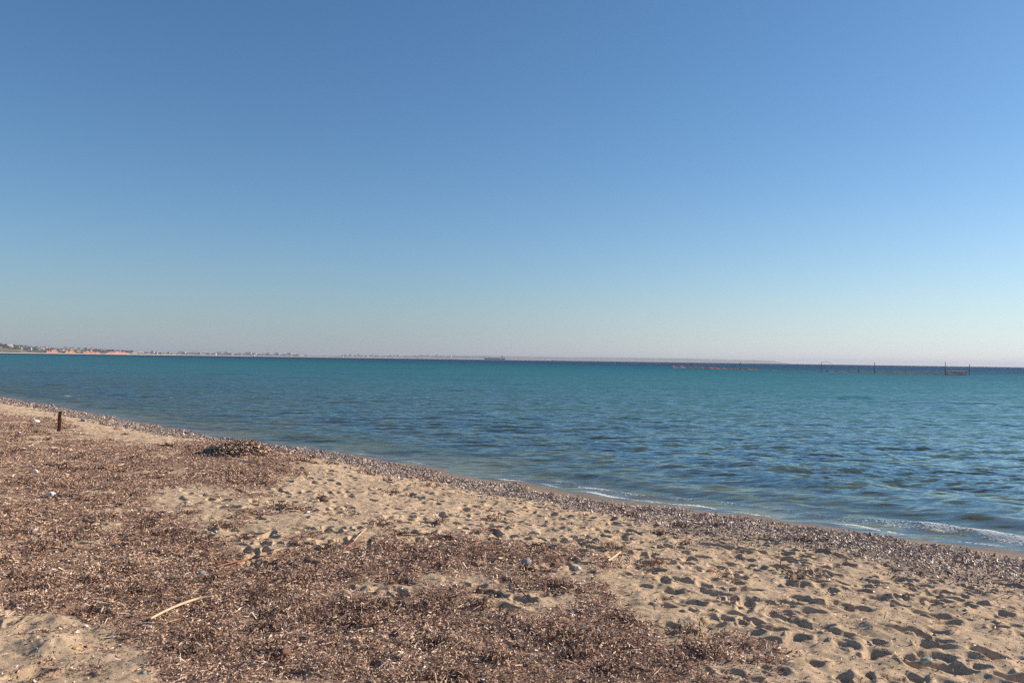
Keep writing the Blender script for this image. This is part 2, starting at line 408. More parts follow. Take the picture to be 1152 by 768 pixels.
# ------------------------------------------------------------------ sea
SA = angles(36, 0.085)
def radii_sea():
    r = []; v = 7.0
    while v < 400: r.append(v); v += max(.03, .5*v*v/(2.2*827)) if v < 60 else .5*v*v/(2.2*827)*(1 if v < 150 else 2)
    v = 400
    while v < 15000: r.append(v); v *= 1.09
    r.append(15000); return np.array(r)
SR = radii_sea(); dr = np.gradient(SR)
SX = np.outer(SR, np.sin(SA)); SY = np.outer(SR, np.cos(SA))
sd = -inland(SX, SY)                                          # distance offshore
spacing = dr[:, None]*np.ones_like(SX)
depth_f = np.clip(.12+sd/9, 0, 1)
SZ = np.zeros_like(SX); gust = .75+.5*fbm(SX, SY, 9, 3, 205)
wr = random.Random(3)
wx = SX+.5*noise(SX, SY, 5, 201); wy = SY+.5*noise(SX, SY, 4, 202)
for i in range(80):
    lam = .26*(4.2/.26)**(wr.random()); ang = R(-96)+wr.gauss(0, .27)
    k = 2*math.pi/lam; amp = .0062*lam**.2*wr.uniform(.6, 1.3)
    fade = 1-sstep(.22, .55, spacing/lam)
    if fade.max() < .01: continue
    ph = k*(math.cos(ang)*wx+math.sin(ang)*wy)+wr.uniform(0, 6.28)
    s = np.sin(ph); SZ += amp*fade*(s+.28*np.cos(2*ph))*gust
SZ *= depth_f
# little shore breakers running in parallel to the beach
ts = (SX-SY)/math.sqrt(2)
def ridge(d0, hgt, wid, tc, tw, seed):
    m = np.exp(-((ts-tc)/tw)**2)
    dd = (sd-(d0+.3*noise(ts, ts*0, 2.5, seed)+.08*noise(ts, ts*0, .6, seed+1)))/wid
    return hgt*m*np.exp(-dd*dd)*(1+.5*noise(ts, ts*0+5, 1.1, seed+2)), m*np.where(dd < 0, np.exp(-(dd/1.7)**2), np.exp(-(dd/.9)**2))*(1+.6*noise(ts, dd*.3, .5, seed+3))
f_all = np.zeros_like(SX)
for (d0, h_, w_, tc, tw, sdn, fo) in [(.62, .075, .17, -3.0, 2.3, 301, .92),(1.9, .10, .36, -3, 4, 311, .0),(1.25, .10, .28, -9, 3.5, 321, .1),(3.6, .07, .55, -8, 7, 331, 0),(.5, .03, .16, -8.5, 3, 341, .55),(5.8, .07, .8, -3, 12, 351, 0),(2.2, .08, .35, -45, 1.6, 361, .55),(1.5, .07, .4, -24, 8, 371, 0)]:
    z_, f_ = ridge(d0, h_, w_, tc, tw, sdn); SZ += z_; f_all += f_*fo
# thin swash film running up the sand
SZ += np.where(sd < .5, .012*(1-sstep(0, .5, np.abs(sd)))*1.0, 0)
foam_line = np.exp(-((sd-.06-.12*noise(ts, ts*0, 1.0, 381))/.09)**2)*np.clip(.55+1.0*noise(ts, ts*0, .8, 382), 0, 1)*sstep(-30, -12, ts)
f_all = np.clip(f_all+foam_line*.85, 0, 1.3)*(SX**2+SY**2 < 120**2)
bedz = profile(-sd); depth = np.clip(SZ-bedz, 0, 50)
idx = np.arange(SX.size).reshape(SX.shape)
a = idx[:-1, :]; b = idx[1:, :]; a2 = np.roll(a, -1, 1); b2 = np.roll(b, -1, 1)
keep = ((sd[:-1, :] > -1.0) | (SR[:-1, None] > 30)) & (sd[:-1, :] > -1.0)
F = np.stack([a, a2, b2, b], -1)[keep][:, ::-1]
sea_me = mesh_np('sea', np.stack([SX, SY, SZ], -1).reshape(-1, 3), F, True,
                 {'depth': depth, 'foam': f_all, 'off': np.log10(np.clip(sd, 1, 20000)), 'rad': np.clip(SR[:, None]*np.ones_like(SX), 0, 20000)})

def mat_sea():
    t = NT('sea water')
    depth = t.attr('depth'); foam = t.attr('foam'); off = t.attr('off'); rad = t.attr('rad')
    mp = t.n('ShaderNodeMapping'); mp.inputs['Scale'].default_value = (.32, 1.1, 1); mp.inputs['Rotation'].default_value = (0, 0, R(8)); t.l(t.pos(), mp.inputs['Vector'])
    # ripples too fine for the mesh: a normal made from world-space noise
    def nvec(scale, amp, det=2):
        c = t.noise(scale, det, .6, mp.outputs[0]).outputs['Color']
        s = t.n('ShaderNodeVectorMath', operation='SUBTRACT'); t.l(c, s.inputs[0]); s.inputs[1].default_value = (.5, .5, .5)
        m = t.n('ShaderNodeVectorMath', operation='MULTIPLY'); t.l(s.outputs[0], m.inputs[0]); m.inputs[1].default_value = (.6, 3.0, 0)
        k = t.n('ShaderNodeVectorMath', operation='SCALE'); t.l(m.outputs[0], k.inputs[0]); t.val(amp, k.inputs['Scale']); return k.outputs[0]
    def add(a, b):
        s = t.n('ShaderNodeVectorMath', operation='ADD'); t.l(a, s.inputs[0]); t.l(b, s.inputs[1]); return s.outputs[0]
    lo = t.ramp(t.math('DIVIDE', rad, 120.0), [(.10, .35), (.25, .8), (.5, 1.0)])
    shal = t.math('ADD', t.math('MULTIPLY', depth, 1.6), .12, clamp=True)
    base = t.n('ShaderNodeNewGeometry').outputs['Normal']
    v = add(base, nvec(8.0, t.math('MULTIPLY', 1.15, shal), 4))
    v = add(v, nvec(3.4, t.math('MULTIPLY', 2.6, lo), 4))
    v = add(v, nvec(1.2, t.math('MULTIPLY', 1.3, lo), 3))
    far = t.ramp(t.math('DIVIDE', rad, 400.0), [(.05, .35), (.14, 1.0), (1, 1.0)])
    v = add(v, nvec(.3, t.math('MULTIPLY', 1.0, far), 4))
    v = add(v, nvec(.07, t.math('MULTIPLY', .9, t.math('MULTIPLY', far, far)), 4))
    nn = t.n('ShaderNodeVectorMath', operation='NORMALIZE'); t.l(v, nn.inputs[0])
    # facets turned away from the eye are hidden behind the crest: bend them back to grazing
    gi = t.n('ShaderNodeNewGeometry'); dp = t.n('ShaderNodeVectorMath', operation='DOT_PRODUCT'); t.l(nn.outputs[0], dp.inputs[0]); t.l(gi.outputs['Incoming'], dp.inputs[1])
    lack = t.math('MAXIMUM', t.math('SUBTRACT', .13, dp.outputs['Value']), 0.0)
    bk = t.n('ShaderNodeVectorMath', operation='SCALE'); t.l(gi.outputs['Incoming'], bk.inputs[0]); t.l(lack, bk.inputs['Scale'])
    n2 = t.n('ShaderNodeVectorMath', operation='NORMALIZE'); t.l(add(nn.outputs[0], bk.outputs[0]), n2.inputs[0]); N = n2.outputs[0]
    gl = t.n('ShaderNodeBsdfGlossy'); gl.inputs['Roughness'].default_value = .13; t.l(N, gl.inputs['Normal']); gl.inputs['Color'].default_value = (1, .985, .80, 1)
    patch = t.noise(.05, 4, .6, mp.outputs[0]).outputs[0]
    o2 = t.math('ADD', off, t.math('MULTIPLY', t.math('SUBTRACT', patch, .5), .5))
    body = t.ramp(t.math('DIVIDE', o2, 4.0), [(.15, (.085, .100, .080)), (.28, (.055, .100, .095)), (.40, (.026, .135, .130)), (.52, (.010, .128, .145)), (.58, (.006, .100, .140)), (.65, (.005, .050, .115)), (.78, (.004, .035, .095))])
    df = t.n('ShaderNodeBsdfDiffuse'); t.l(body, df.inputs['Color'])
    tr = t.n('ShaderNodeBsdfTransparent'); tr.inputs['Color'].default_value = (.86, .93, .92, 1)
    clear = t.math('POWER', 2.718, t.math('MULTIPLY', depth, -1.2))
    m1 = t.n('ShaderNodeMixShader'); t.l(clear, m1.inputs[0]); t.l(df.outputs[0], m1.inputs[1]); t.l(tr.outputs[0], m1.inputs[2])
    fr = t.n('ShaderNodeFresnel'); fr.inputs['IOR'].default_value = 1.333; t.l(N, fr.inputs['Normal'])
    vis = t.math('MULTIPLY_ADD', t.math('MULTIPLY_ADD', dp.outputs['Value'], 3.0, .6, clamp=True), .65, .2)     # and they pick up less of the sky
    # far out the facets one sees are those leaning towards the viewer: less mirror, more body colour
    k = t.ramp(t.math('DIVIDE', off, 4.0), [(.04, .42), (.14, .70), (.2, .86), (.32, 1.0), (.44, .80), (.6, .40), (.75, .17)])
    m2 = t.n('ShaderNodeMixShader'); t.l(t.math('MULTIPLY', t.math('POWER', fr.outputs[0], 1.3), t.math('MULTIPLY', t.math('MULTIPLY', k, vis), 1.35), clamp=True), m2.inputs[0]); t.l(m1.outputs[0], m2.inputs[1]); t.l(gl.outputs[0], m2.inputs[2])
    fn = t.noise(26, 5, .75).outputs[0]
    ff = t.ramp(t.math('ADD', t.math('MULTIPLY', foam, .62), t.math('MULTIPLY', t.math('SUBTRACT', fn, .5), 1.5)), [(.40, 0), (.50, 1)])
    ff = t.math('MULTIPLY', ff, t.math('GREATER_THAN', foam, .04))
    fd = t.n('ShaderNodeBsdfDiffuse'); fd.inputs['Color'].default_value = (.80, .80, .78, 1)
    t.l(t.bump(fn, .8, .03), fd.inputs['Normal'])
    m3 = t.n('ShaderNodeMixShader'); t.l(t.math('MULTIPLY', ff, .92), m3.inputs[0]); t.l(m2.outputs[0], m3.inputs[1]); t.l(fd.outputs[0], m3.inputs[2])
    t.l(m3.outputs[0], t.out.inputs['Surface']); return t.m
setp(link('sea', sea_me, mat_sea()), kind='structure')

# ------------------------------------------------------------------ far shore
def coast(name, pts, mat, inland_w=(0, 25, 80, 200, 450, 800), seed=0, n=500, rough=.35, fine=9):
    """pts: (photo x, distance, height in m); a real strip of hills running along the water"""
    xs = np.array([p[0] for p in pts], float); ds = np.array([p[1] for p in pts], float); hs = np.array([p[2] for p in pts], float)
    q = np.linspace(xs[0], xs[-1], n); dd = np.interp(q, xs, ds); hh = np.interp(q, xs, hs)
    th = np.arctan((q-576)/FPX)
    rows = []
    prof = [0, .35, .75, 1.0, 1.05, .7]
    for w_, p_ in zip(inland_w, prof):
        r = (dd+w_)/np.cos(th)
        X = r*np.sin(th); Y = r*np.cos(th)
        zz = hh*p_*(1+rough*fbm(X, Y, 160, 4, seed)) + (fbm(X, Y, 30, 2, seed+3)*hh*.12 if p_ > 0 else 0)
        rows.append(np.stack([X, Y, zz if p_ > 0 else zz*0-1], -1))
    A = np.stack(rows, 0); m, k = A.shape[:2]; idx = np.arange(m*k).reshape(m, k)
    F = np.stack([idx[:-1, :-1], idx[:-1, 1:], idx[1:, 1:], idx[1:, :-1]], -1).reshape(-1, 4)
    return setp(link(name, mesh_np(name, A.reshape(-1, 3), F, True), mat), kind='structure')
def mat_hill():
    t = NT('scrub covered hill')
    n = t.noise(.012, 5, .65).outputs[0]; n2 = t.noise(.05, 3, .6).outputs[0]
    c = t.ramp(n, [(.35, (.05, .065, .03)), (.5, (.10, .10, .06)), (.65, (.24, .19, .12))])
    c = t.mix(t.ramp(n2, [(.52, 0), (.62, .7)]), c, (.04, .05, .025))
    t.bsdf(c, .95, .1); return t.m
M_hill = mat_hill()
D_L = [(-260, 2300, 30), (-60, 2700, 31), (0, 2900, 28), (18, 3000, 24), (50, 3150, 20), (90, 3350, 20), (120, 3500, 17), (150, 3800, 15), (200, 4600, 12), (260, 5200, 12), (310, 5700, 13), (325, 5900, 17), (345, 6100, 8), (385, 6900, 12), (405, 7300, 22), (440, 7900, 20), (480, 8500, 27), (530, 9300, 27), (560, 9900, 22), (620, 10800, 15), (680, 11500, 8)]
coast('hills', D_L, M_hill, seed=400)
coast('headland', [(440, 13000, 34), (480, 13000, 52), (560, 13000, 58), (640, 13000, 54), (700, 13000, 62), (760, 13000, 60), (820, 13000, 52), (850, 13000, 50), (866, 13000, 44), (880, 13000, 22), (890, 13000, 2)], M_hill, seed=440, inland_w=(0, 60, 200, 400, 700, 1200), rough=.12)
# a pale beach along the foot of the hills
t = NT('far beach sand'); n = t.noise(.03, 3, .6).outputs[0]; t.bsdf(t.ramp(n, [(.3, (.42, .36, .29)), (.7, (.56, .50, .42))]), .9, .1); M_fsand = t.m
coast('beach', [(x, d-22, 2.6) for x, d, h in D_L if x < 660], M_fsand, inland_w=(0, 5, 10, 18, 30, 60), seed=470, rough=.5)
# red clay cliffs
def mat_cliff():
    t = NT('red clay cliff'); mp = t.n('ShaderNodeMapping'); mp.inputs['Scale'].default_value = (1, 1, .25); t.l(t.pos(), mp.inputs[0])
    n = t.noise(.13, 5, .8, mp.outputs[0]).outputs[0]
    t.bsdf(t.ramp(n, [(.35, (.20, .12, .08)), (.45, (.36, .17, .11)), (.6, (.52, .28, .19))]), .95, .1, t.bump(n, .8, 2)); return t.m
M_cliff = mat_cliff()
def dist_at(px): return float(np.interp(px, [p[0] for p in D_L], [p[1] for p in D_L]))
for (x0, x1, hc, lab) in [(52, 66, 17, 'tallest red clay cliff, leftmost on the far shore'), (73, 86, 13, 'small red clay cliff second from the left on the far shore'), (92, 114, 15, 'broad domed red clay cliff in the middle of the far cliffs'), (118, 147, 13, 'long low red clay cliff, rightmost on the far shore')]:
    n = 40; q = np.linspace(x0, x1, n); th = np.arctan((q-576)/FPX); dd = np.interp(q, [p[0] for p in D_L], [p[1] for p in D_L])-14
    env = np.clip(np.sin(np.pi*(q-x0)/(x1-x0)), 0, 1)**.45; rows = []
    for w_, p_ in [(0, 0), (6, .25), (12, .62), (17, .92), (24, 1.0), (80, .9), (140, 0)]:
        ww = w_+4*noise(q, q*0+w_*.1, 2.2, 481); r = (dd+ww)/np.cos(th)
        rows.append(np.stack([r*np.sin(th), r*np.cos(th), hc*env*p_*(.95+.5*noise(q, q*0, 2.5, 482)+.3*noise(q, q*0, .9, 483)) + (1.5 if p_ else -1)], -1))
    A = np.stack(rows, 0); idx = np.arange(A.shape[0]*n).reshape(-1, n)
    F = np.stack([idx[:-1, :-1], idx[:-1, 1:], idx[1:, 1:], idx[1:, :-1]], -1).reshape(-1, 4)
    setp(link('cliff', mesh_np('cliff', A.reshape(-1, 3), F, False), M_cliff), label=lab, kind='structure')
# woods on the crest
def woods():
    Vs = []; Fs = []; n = 0; rr = random.Random(5)
    def add_tree(x, y, z, s):
        nonlocal n
        for _ in range(5):
            cx = x+rr.gauss(0, s*.35); cy = y+rr.gauss(0, s*.35); cz = z+s*rr.uniform(.3, 1.0); q = s*rr.uniform(.25, .5)
            for k in range(10):
                d = Vector((rr.gauss(0, 1), rr.gauss(0, 1), rr.gauss(0, 1))).normalized(); e = d.orthogonal().normalized(); g = d.cross(e)
                c = Vector((cx, cy, cz))+d*q*rr.uniform(.5, 1)
                for p in ((e+g), (g-e), (-e-g), (e-g)): Vs.append(c+p*q*.45)
                Fs.append((n, n+1, n+2, n+3)); n += 4
    for _ in range(420):
        px = rr.choice([rr.uniform(-40, 22), rr.uniform(-40, 150), rr.uniform(18, 60), rr.uniform(95, 150)])
        dpt = rr.choice((60, 120, 210, 260, 420)); d = dist_at(px)+dpt; th = math.atan((px-576)/FPX); r = d/math.cos(th)
        hh = float(np.interp(px, [p[0] for p in D_L], [p[2] for p in D_L])); pz = np.interp(dpt, (0, 25, 80, 200, 450, 800), (0, .35, .75, 1, 1.05, .7))
        add_tree(r*math.sin(th), r*math.cos(th), hh*pz*.93, rr.uniform(4, 9) if px < 30 else rr.uniform(3, 6.5))
    me = mesh_np('woods', np.array([tuple(v) for v in Vs]), np.array(Fs), False)
    t = NT('far foliage'); n_ = t.noise(.3, 2).outputs[0]; t.bsdf(t.ramp(n_, [(.3, (.03, .045, .02)), (.7, (.08, .10, .045))]), .9, .1)
    setp(link('woods', me, t.m), 'dark trees massed along the crest of the far hills', 'trees', kind='stuff')
woods()
# houses
M_hwall = plain('white house wall', (.50, .46, .42), (.62, .58, .54), 1, .8, .1)
M_hwarm = plain('tan house wall', (.45, .34, .26), (.56, .44, .34), 1, .8, .1)
M_roof = plain('red tiled roof', (.32, .13, .08), (.42, .19, .12), 1, .8, .1)
M_win = plain('dark window', (.03, .035, .04), (.05, .06, .07), 1, .3, .0)
def make_house(wall, storeys, w, d, gable=True):
    h = 3.0*storeys; e = empty('house', (0, 0, 0))
    MB().box((0, 0, h/2-1), (w, d, h+2)).build('wall', wall, e)
    if gable: MB().prism([(-w/2-.5, h), (w/2+.5, h), (w/2+.5, h+.25), (0, h+.2*w), (-w/2-.5, h+.25)], -d/2-.5, d/2+.5).build('roof', M_roof, e)
    else: MB().box((0, 0, h+.2), (w+.6, d+.6, .4)).box((w*.2, 0, h+1.1), (w*.25, d*.4, 1.4)).build('roof', wall, e)
    for s in range(storeys):
        for i in range(3): MB().box((-w*.3+i*w*.3, -d/2-.03, 1.6+3*s), (1.3, .1, 1.4)).build('window', M_win, e)
    return e
protos = [make_house(M_hwall, 2, 13, 9), make_house(M_hwall, 3, 18, 11, False), make_house(M_hwarm, 2, 14, 9), make_house(M_hwall, 1, 30, 10, False)]
KIND = ['white gabled house', 'white three storey block', 'tan gabled house', 'long low white building']
def copy_tree(o):
    c = o.copy(); COL.objects.link(c)
    for ch in o.children:
        k = ch.copy(); COL.objects.link(k); k.parent = c
    return c
hr = random.Random(11); used = set()
spots = []
for px in (11, 20, 22.5, 29, 33, 41, 44, 46.5, 48, 50.5, 55, 69, 71, 74, 81, 89, 97, 104): spots.append((px, hr.choice((60, 120, 170)), 'on the slope of the left far hill', 'houses on the slope of the far hill', hr.choice((0, 0, 2, 1))))
for px in (88.5, 116, 150, 153, 157, 160, 163, 167, 172, 176, 181, 185, 190, 196): spots.append((px, hr.choice((20, 45, 80)), 'by the far beach right of the red cliffs', 'houses right of the red cliffs', hr.choice((0, 1, 3, 2))))
for px in list(np.linspace(201, 345, 46)+np.array([hr.uniform(-1.3, 1.3) for _ in range(46)])): spots.append((px, hr.choice((20, 60, 130, 210)), 'in the distant shore town', 'houses of the distant town', hr.choice((0, 1, 1, 2, 3))))
for px in list(np.linspace(384, 545, 34)+np.array([hr.uniform(-1.8, 1.8) for _ in range(34)])): spots.append((px, hr.choice((30, 100, 200)), 'on the faint hazy shore left of the cargo ship', 'houses on the hazy shore', hr.choice((1, 1, 2, 0))))
for px, dpt, where, grp, k in spots:
    d = dist_at(px)+dpt; th = math.atan((px-576)/FPX); r = d/math.cos(th)
    hh = float(np.interp(px, [p[0] for p in D_L], [p[2] for p in D_L])); pz = float(np.interp(dpt, (0, 25, 80, 200, 450), (0, .35, .75, 1, 1.05)))
    o = protos[k] if k not in used else copy_tree(protos[k]); used.add(k)
    o.location = (r*math.sin(th), r*math.cos(th), hh*pz+.5); o.rotation_euler = (0, 0, -th+hr.uniform(-.4, .4))
    sc = hr.uniform(.85, 1.25)*(1.0 if d < 5000 else 1.35); o.scale = (sc, sc, sc)
    setp(o, KIND[k]+' '+where, 'house', grp+', '+KIND[k].split(' with')[0])

# ------------------------------------------------------------------ cargo ship
def ship():
    x, y = on_sea(557, 430); th = math.atan((557-576)/FPX); r = 4300/math.cos(th)
    e = empty('cargo_ship', (r*math.sin(th), r*math.cos(th), 0), -th-R(28))
    L = 158
    M_hull = plain('blue grey ship hull', (.03, .045, .075), (.045, .065, .10), .2, .5, .0)
    M_red = plain('ship bottom paint', (.20, .06, .05), (.25, .08, .06), .2, .6, .0)
    M_wht = plain('white ship paint', (.70, .70, .68), (.78, .78, .76), .2, .5, .0)
    M_dk = plain('dark ship gear', (.06, .06, .07), (.09, .09, .10), .2, .5, .0)
    st = [(-.5, .05, 12.5), (-.47, .35, 12.2), (-.43, .62, 11.8), (-.40, .85, 8.4), (-.3, 1, 8), (0, 1, 8), (.38, 1, 8), (.40, .98, 9.5), (.47, .85, 9.8), (.5, .6, 10)]
    vs = []; fs = []
    for s, b, z in st:
        hb = 11*b; off = -.012*L if s < -.42 else 0
        vs += [(s*L-off*.6, -hb*.75, -2), (s*L, -hb, 2), (s*L+off, -hb, z), (s*L+off, hb, z), (s*L, hb, 2), (s*L-off*.6, hb*.75, -2)]
    for i in range(len(st)-1):
        for k in range(6): fs.append((i*6+k, i*6+(k+1) % 6, i*6+6+(k+1) % 6, i*6+6+k))
    fs += [tuple(range(6)), tuple(range(len(st)*6-6, len(st)*6))]
    MB().add(vs, fs).build('hull', M_hull, e)
    MB().box((0, 0, -.35), (L*.9, 21.2, 1.4)).build('waterline_band', M_red, e)
    for i in range(5): MB().box((-48+i*20, 0, 9), (16, 15, 2.0)).build('hatch_cover', M_dk, e)
    sup = MB().box((60, 0, 12), (16, 18, 7)).box((60, 0, 17.2), (13, 15, 4)).box((59, 0, 21), (10, 20, 3.2)).build('superstructure', M_wht, e)
    MB().box((54, 0, 21.3), (.3, 17, 1.2)).build('window', M_win, sup)
    MB().box((68.5, 0, 15.5), (6, 6, 11), .8).build('funnel', M_dk, e)
    MB().tube([(59, 0, 22), (59, 0, 33)], .9).tube([(59, -3, 29), (59, 3, 29)], .4).build('mast', M_wht, e)
    MB().tube([(-66, 0, 11), (-66, 0, 20)], .6).build('foremast', M_dk, e)
    for xx in (-38, 2): MB().tube([(xx, 0, 9), (xx, 0, 15)], .8).tube([(xx, 0, 14), (xx+13, 0, 11.5)], .45).build('deck_crane', M_dk, e)
    e.scale = (.77, .77, 1.05)
    setp(e, 'dark cargo ship with white bridge at its stern, lying on the horizon', 'ship')
ship()

# ------------------------------------------------------------------ fish trap: stakes and nets in the water
M_stake = plain('weathered wooden stake', (.17, .13, .10), (.27, .21, .17), 3, .9, .5, .03)
M_pale = plain('pale weathered stake', (.28, .25, .21), (.40, .36, .31), 3, .9, .5, .03)
M_net = plain('orange fishing net', (.55, .27, .18), (.66, .38, .28), .6, .8, .0)
stakes = [(750,406.5,413.2,1,'pale stake standing apart at the left end of the fish trap'),
 (778,407.5,414.2,0,'stake second from the left end, by the orange net'),
 (804,410,415.2,1,'short pale stake in the middle of the left orange net'),
 (832.5,406.5,416,0,'tall thin stake near the right end of the left orange net'),
 (853,412,416.6,1,'short pale stake ending the left orange net'),
 (886.5,413,417,1,'short pale stake alone between the two orange nets'),
 (924,407.5,418.9,0,'dark stake at the left end of the right net run, with a drooping wire'),
 (930.5,413,418.6,1,'short pale stake close beside the dark stake of the right net run'),
 (966,411.5,418.6,1,'thin pale stake left of the tallest pair in the right net run'),
 (983.5,407.5,420.2,0,'thick dark stake in the middle of the right net run'),
 (1019,412,420.8,1,'short stake between the two tallest dark stakes'),
 (1063.5,407,421.9,0,'tallest dark stake at the left of the bright orange net end'),
 (1090.5,409.5,422,1,'slim stake at the far right end of the fish trap')]
SP = []
for px, ty, by, pale, lab in stakes:
    x, y = on_sea(px, by); dist = math.hypot(x, y); h = (by-ty)/FPX*y
    e = empty('stake', (x, y, 0)); SP.append((px, x, y, h))
    rd = .085 if not pale else .10
    lean = random.uniform(-.12, .12)
    MB().tube([(0, 0, -1.5), (lean*.3, .02, h*.4), (lean, 0, h)], [rd*1.25, rd*1.05, rd*.7], 7).build('pole', M_pale if pale else M_stake, e)
    MB().tube([(0, 0, h*.34), (0, 0, h*.34+.14)], rd*1.5, 7).build('rope_lashing', M_net, e)
    setp(e, lab, 'stake', 'stakes of the fish trap')
def net(pa, pb, name_label, h0, h1, sag=.25, strand=.03, z0=-.1):
    """hanging lattice of strands between two spots on the water"""
    (xa, ya), (xb, yb) = on_sea(*pa), on_sea(*pb)
    L = math.hypot(xb-xa, yb-ya); nu = max(6, int(L/.33)); nv = 5; m = MB(); u = Vector((xb-xa, yb-ya, 0)).normalized()
    def P(s, v):
        top = (h0+(h1-h0)*s)*(1-sag*(1-abs(math.sin(s*L/2.6)))*.9)+.06*math.sin(s*L*1.7)
        q = .35*math.sin(s*L*.35)*(1-v)+.12*math.sin(s*L*1.3+v*3)
        return Vector((xa+(xb-xa)*s-u.y*q, ya+(yb-ya)*s+u.x*q, z0+(top-z0)*v))
    for i in range(nu+1):
        m.tube([P(i/nu, j/nv) for j in range(nv+1)], strand*.6, 3)
    for j in range(nv+1):
        m.tube([P(i/nu, j/nv) for i in range(nu+1)], strand*(1.2 if j == nv else .6), 3)
    o = m.build('fishing_net', M_net); setp(o, name_label, 'fishing net', 'nets of the fish trap')
net((756,414), (805,415.2), 'dense rust orange net, leftmost of the fish trap nets', .95, .7, .2, .07)
net((805,415.2), (853,416.6), 'thin rust orange net stretched to the short stake left of the gap', .6, .55, .4, .045)
net((860,416.8), (924,418.8), 'faint sagging net linking the left nets and the right net run', .35, .4, .6, .018)
net((931,418.7), (983,420.1), 'thin brownish net left of the thick dark middle stake', .6, .7, .5, .03)
net((984.5,420.2), (1063,421.8), 'long brown orange net between the two tallest dark stakes', .75, .7, .35, .045)
net((1064.5,422), (1088,422.3), 'bright orange net at the right end of the fish trap', 1.0, .95, .1, .085)
x, y, h = SP[6][1:]; tip = Vector((x, y, h))
o = MB().tube([tip, tip+Vector((1.2, 0, .18)), tip+Vector((2.2, 0, -.05)), tip+Vector((2.9, 0, -.5))], .035, 4).build('wire', M_stake)
setp(o, 'thin drooping wire on top of the dark stake starting the right net run', 'wire')
x1, y1 = on_sea(735, 412.2); x, y, h = SP[0][1:]
o = MB().tube([(x1, y1, .05), ((x+x1)/2, (y+y1)/2, .35), (x, y, h*.45)], .035, 4).build('mooring_rope', M_pale); setp(o, 'slack rope running left from the pale end stake into the water', 'rope')

# ------------------------------------------------------------------ seaweed litter, shells and pebbles
def strips(x, y, z, L, Wd, rnd, curl=1.0, tilt=.5):
    """one curled little leaf (5 sections) per spot, all as one mesh"""
    n = len(x); K = 3
    az = rng.uniform(0, 2*np.pi, n); el = rng.normal(0, tilt, n); ro = rng.uniform(-1.2, 1.2, n); cu = rng.normal(0, 1.1, n)*curl
    d = np.stack([np.cos(az)*np.cos(el), np.sin(az)*np.cos(el), np.sin(el)], -1)
    s = np.stack([-np.sin(az), np.cos(az), np.zeros(n)], -1); u = np.cross(d, s)
    s2 = s*np.cos(ro)[:, None]+u*np.sin(ro)[:, None]; u2 = np.cross(d, s2)
    vs = []
    for i in range(K):
        tt = i/(K-1)-.5
        c = np.stack([x, y, z], -1)+d*(L*tt)[:, None]+u2*(L*cu*(.25-tt*tt)*.9)[:, None]
        wd = Wd*(1 if i == 1 else .6)
        vs += [c-s2*(wd/2)[:, None], c+s2*(wd/2)[:, None]]
    V = np.stack(vs, 1).reshape(-1, 3); base = np.arange(n)[:, None]*(2*K)
    F = np.concatenate([base+np.array([[2*i, 2*i+1, 2*i+3, 2*i+2]]) for i in range(K-1)], 0)
    return V, F, np.repeat(rnd, 2*K)
def scatter(N, rmin, rmax, p, a0=-36, a1=36):
    u = rng.random(N); r = (rmin**p+u*(rmax**p-rmin**p))**(1/p); th = np.radians(rng.uniform(a0, a1, N))
    return r*np.sin(th), r*np.cos(th), r
x, y, r = scatter(1250000, 3.1, 52, .45, -38, 42)
lit = litter(x, y); bn = band(x, y); dl = inland(x, y)
ok = (rng.random(len(x)) < np.clip(lit**1.3*1.05, .05, 1)) & (dl > .9)
x, y, r, lit = x[ok], y[ok], r[ok], lit[ok]
sc = np.clip((r/5)**.42, .9, 3); n = len(x)
big = 1+.45*fbm(x, y, .6, 3, 96); L = .0165*big*sc*rng.lognormal(0, .55, n); Wd = .0058*sc*rng.lognormal(0, .3, n)
z = gz(x, y)+rng.random(n)**2*.028*np.clip(lit+.2, 0, 1)+.002
V, F, rn = strips(x, y, z, L, Wd, np.clip(rng.normal(.45, .25, n)+.25*fbm(x, y, .8, 2, 95), 0, 1), 1, .35)
setp(link('dried_seaweed', mesh_np('dried_seaweed', V, F, False, {'rnd': rn}), M_weed), 'brown dried seaweed strewn thickly over the sand', 'seaweed', kind='stuff')
# long thin fibres and little twigs lying in it
x, y, r = scatter(34000, 3.2, 16, .8, -37, 40); ok = (rng.random(len(x)) < np.clip(litter(x, y), .06, 1)) & (inland(x, y) > 1)
x, y, r = x[ok], y[ok], r[ok]; n = len(x)
V, F, rn = strips(x, y, gz(x, y)+.012, .055*rng.lognormal(0, .6, n), .0038*np.ones(n)*np.clip(r/6, .8, 2), rng.random(n), .35, .15)
setp(link('seaweed_fibres', mesh_np('seaweed_fibres', V, F, False, {'rnd': rn}), M_weed), 'longer brown fibres and stems lying among the dried seaweed', 'seaweed', kind='stuff')
# tufts: dark clumps standing a little proud
tx = []; ty = []; tz = []; 
cx, cy, cr = scatter(2300, 3.3, 30, .8, -36, 40); cl = litter(cx, cy); cd = inland(cx, cy)
for X, Y, Q, l_, d_ in zip(cx, cy, cr, cl, cd):
    if d_ < 1.6 or (l_ < .3 and Q < 6.5) or random.random() > (.38 if l_ > .3 else .08): continue
    m = int(90*min(1.6, 9/Q)+14); s = random.uniform(.03, .09)
    tx.append(X+rng.normal(0, s, m)); ty.append(Y+rng.normal(0, s*.8, m)); tz.append(np.abs(rng.normal(0, s*.38, m)))
tx = np.concatenate(tx); ty = np.concatenate(ty); tz = np.concatenate(tz); n = len(tx)
V, F, rn = strips(tx, ty, gz(tx, ty)+tz, .035*rng.lognormal(0, .3, n), .0075*np.ones(n)*np.clip(np.hypot(tx, ty)/7, 1, 2.5), np.clip(rng.normal(.20, .2, n), 0, 1), 1, .8)
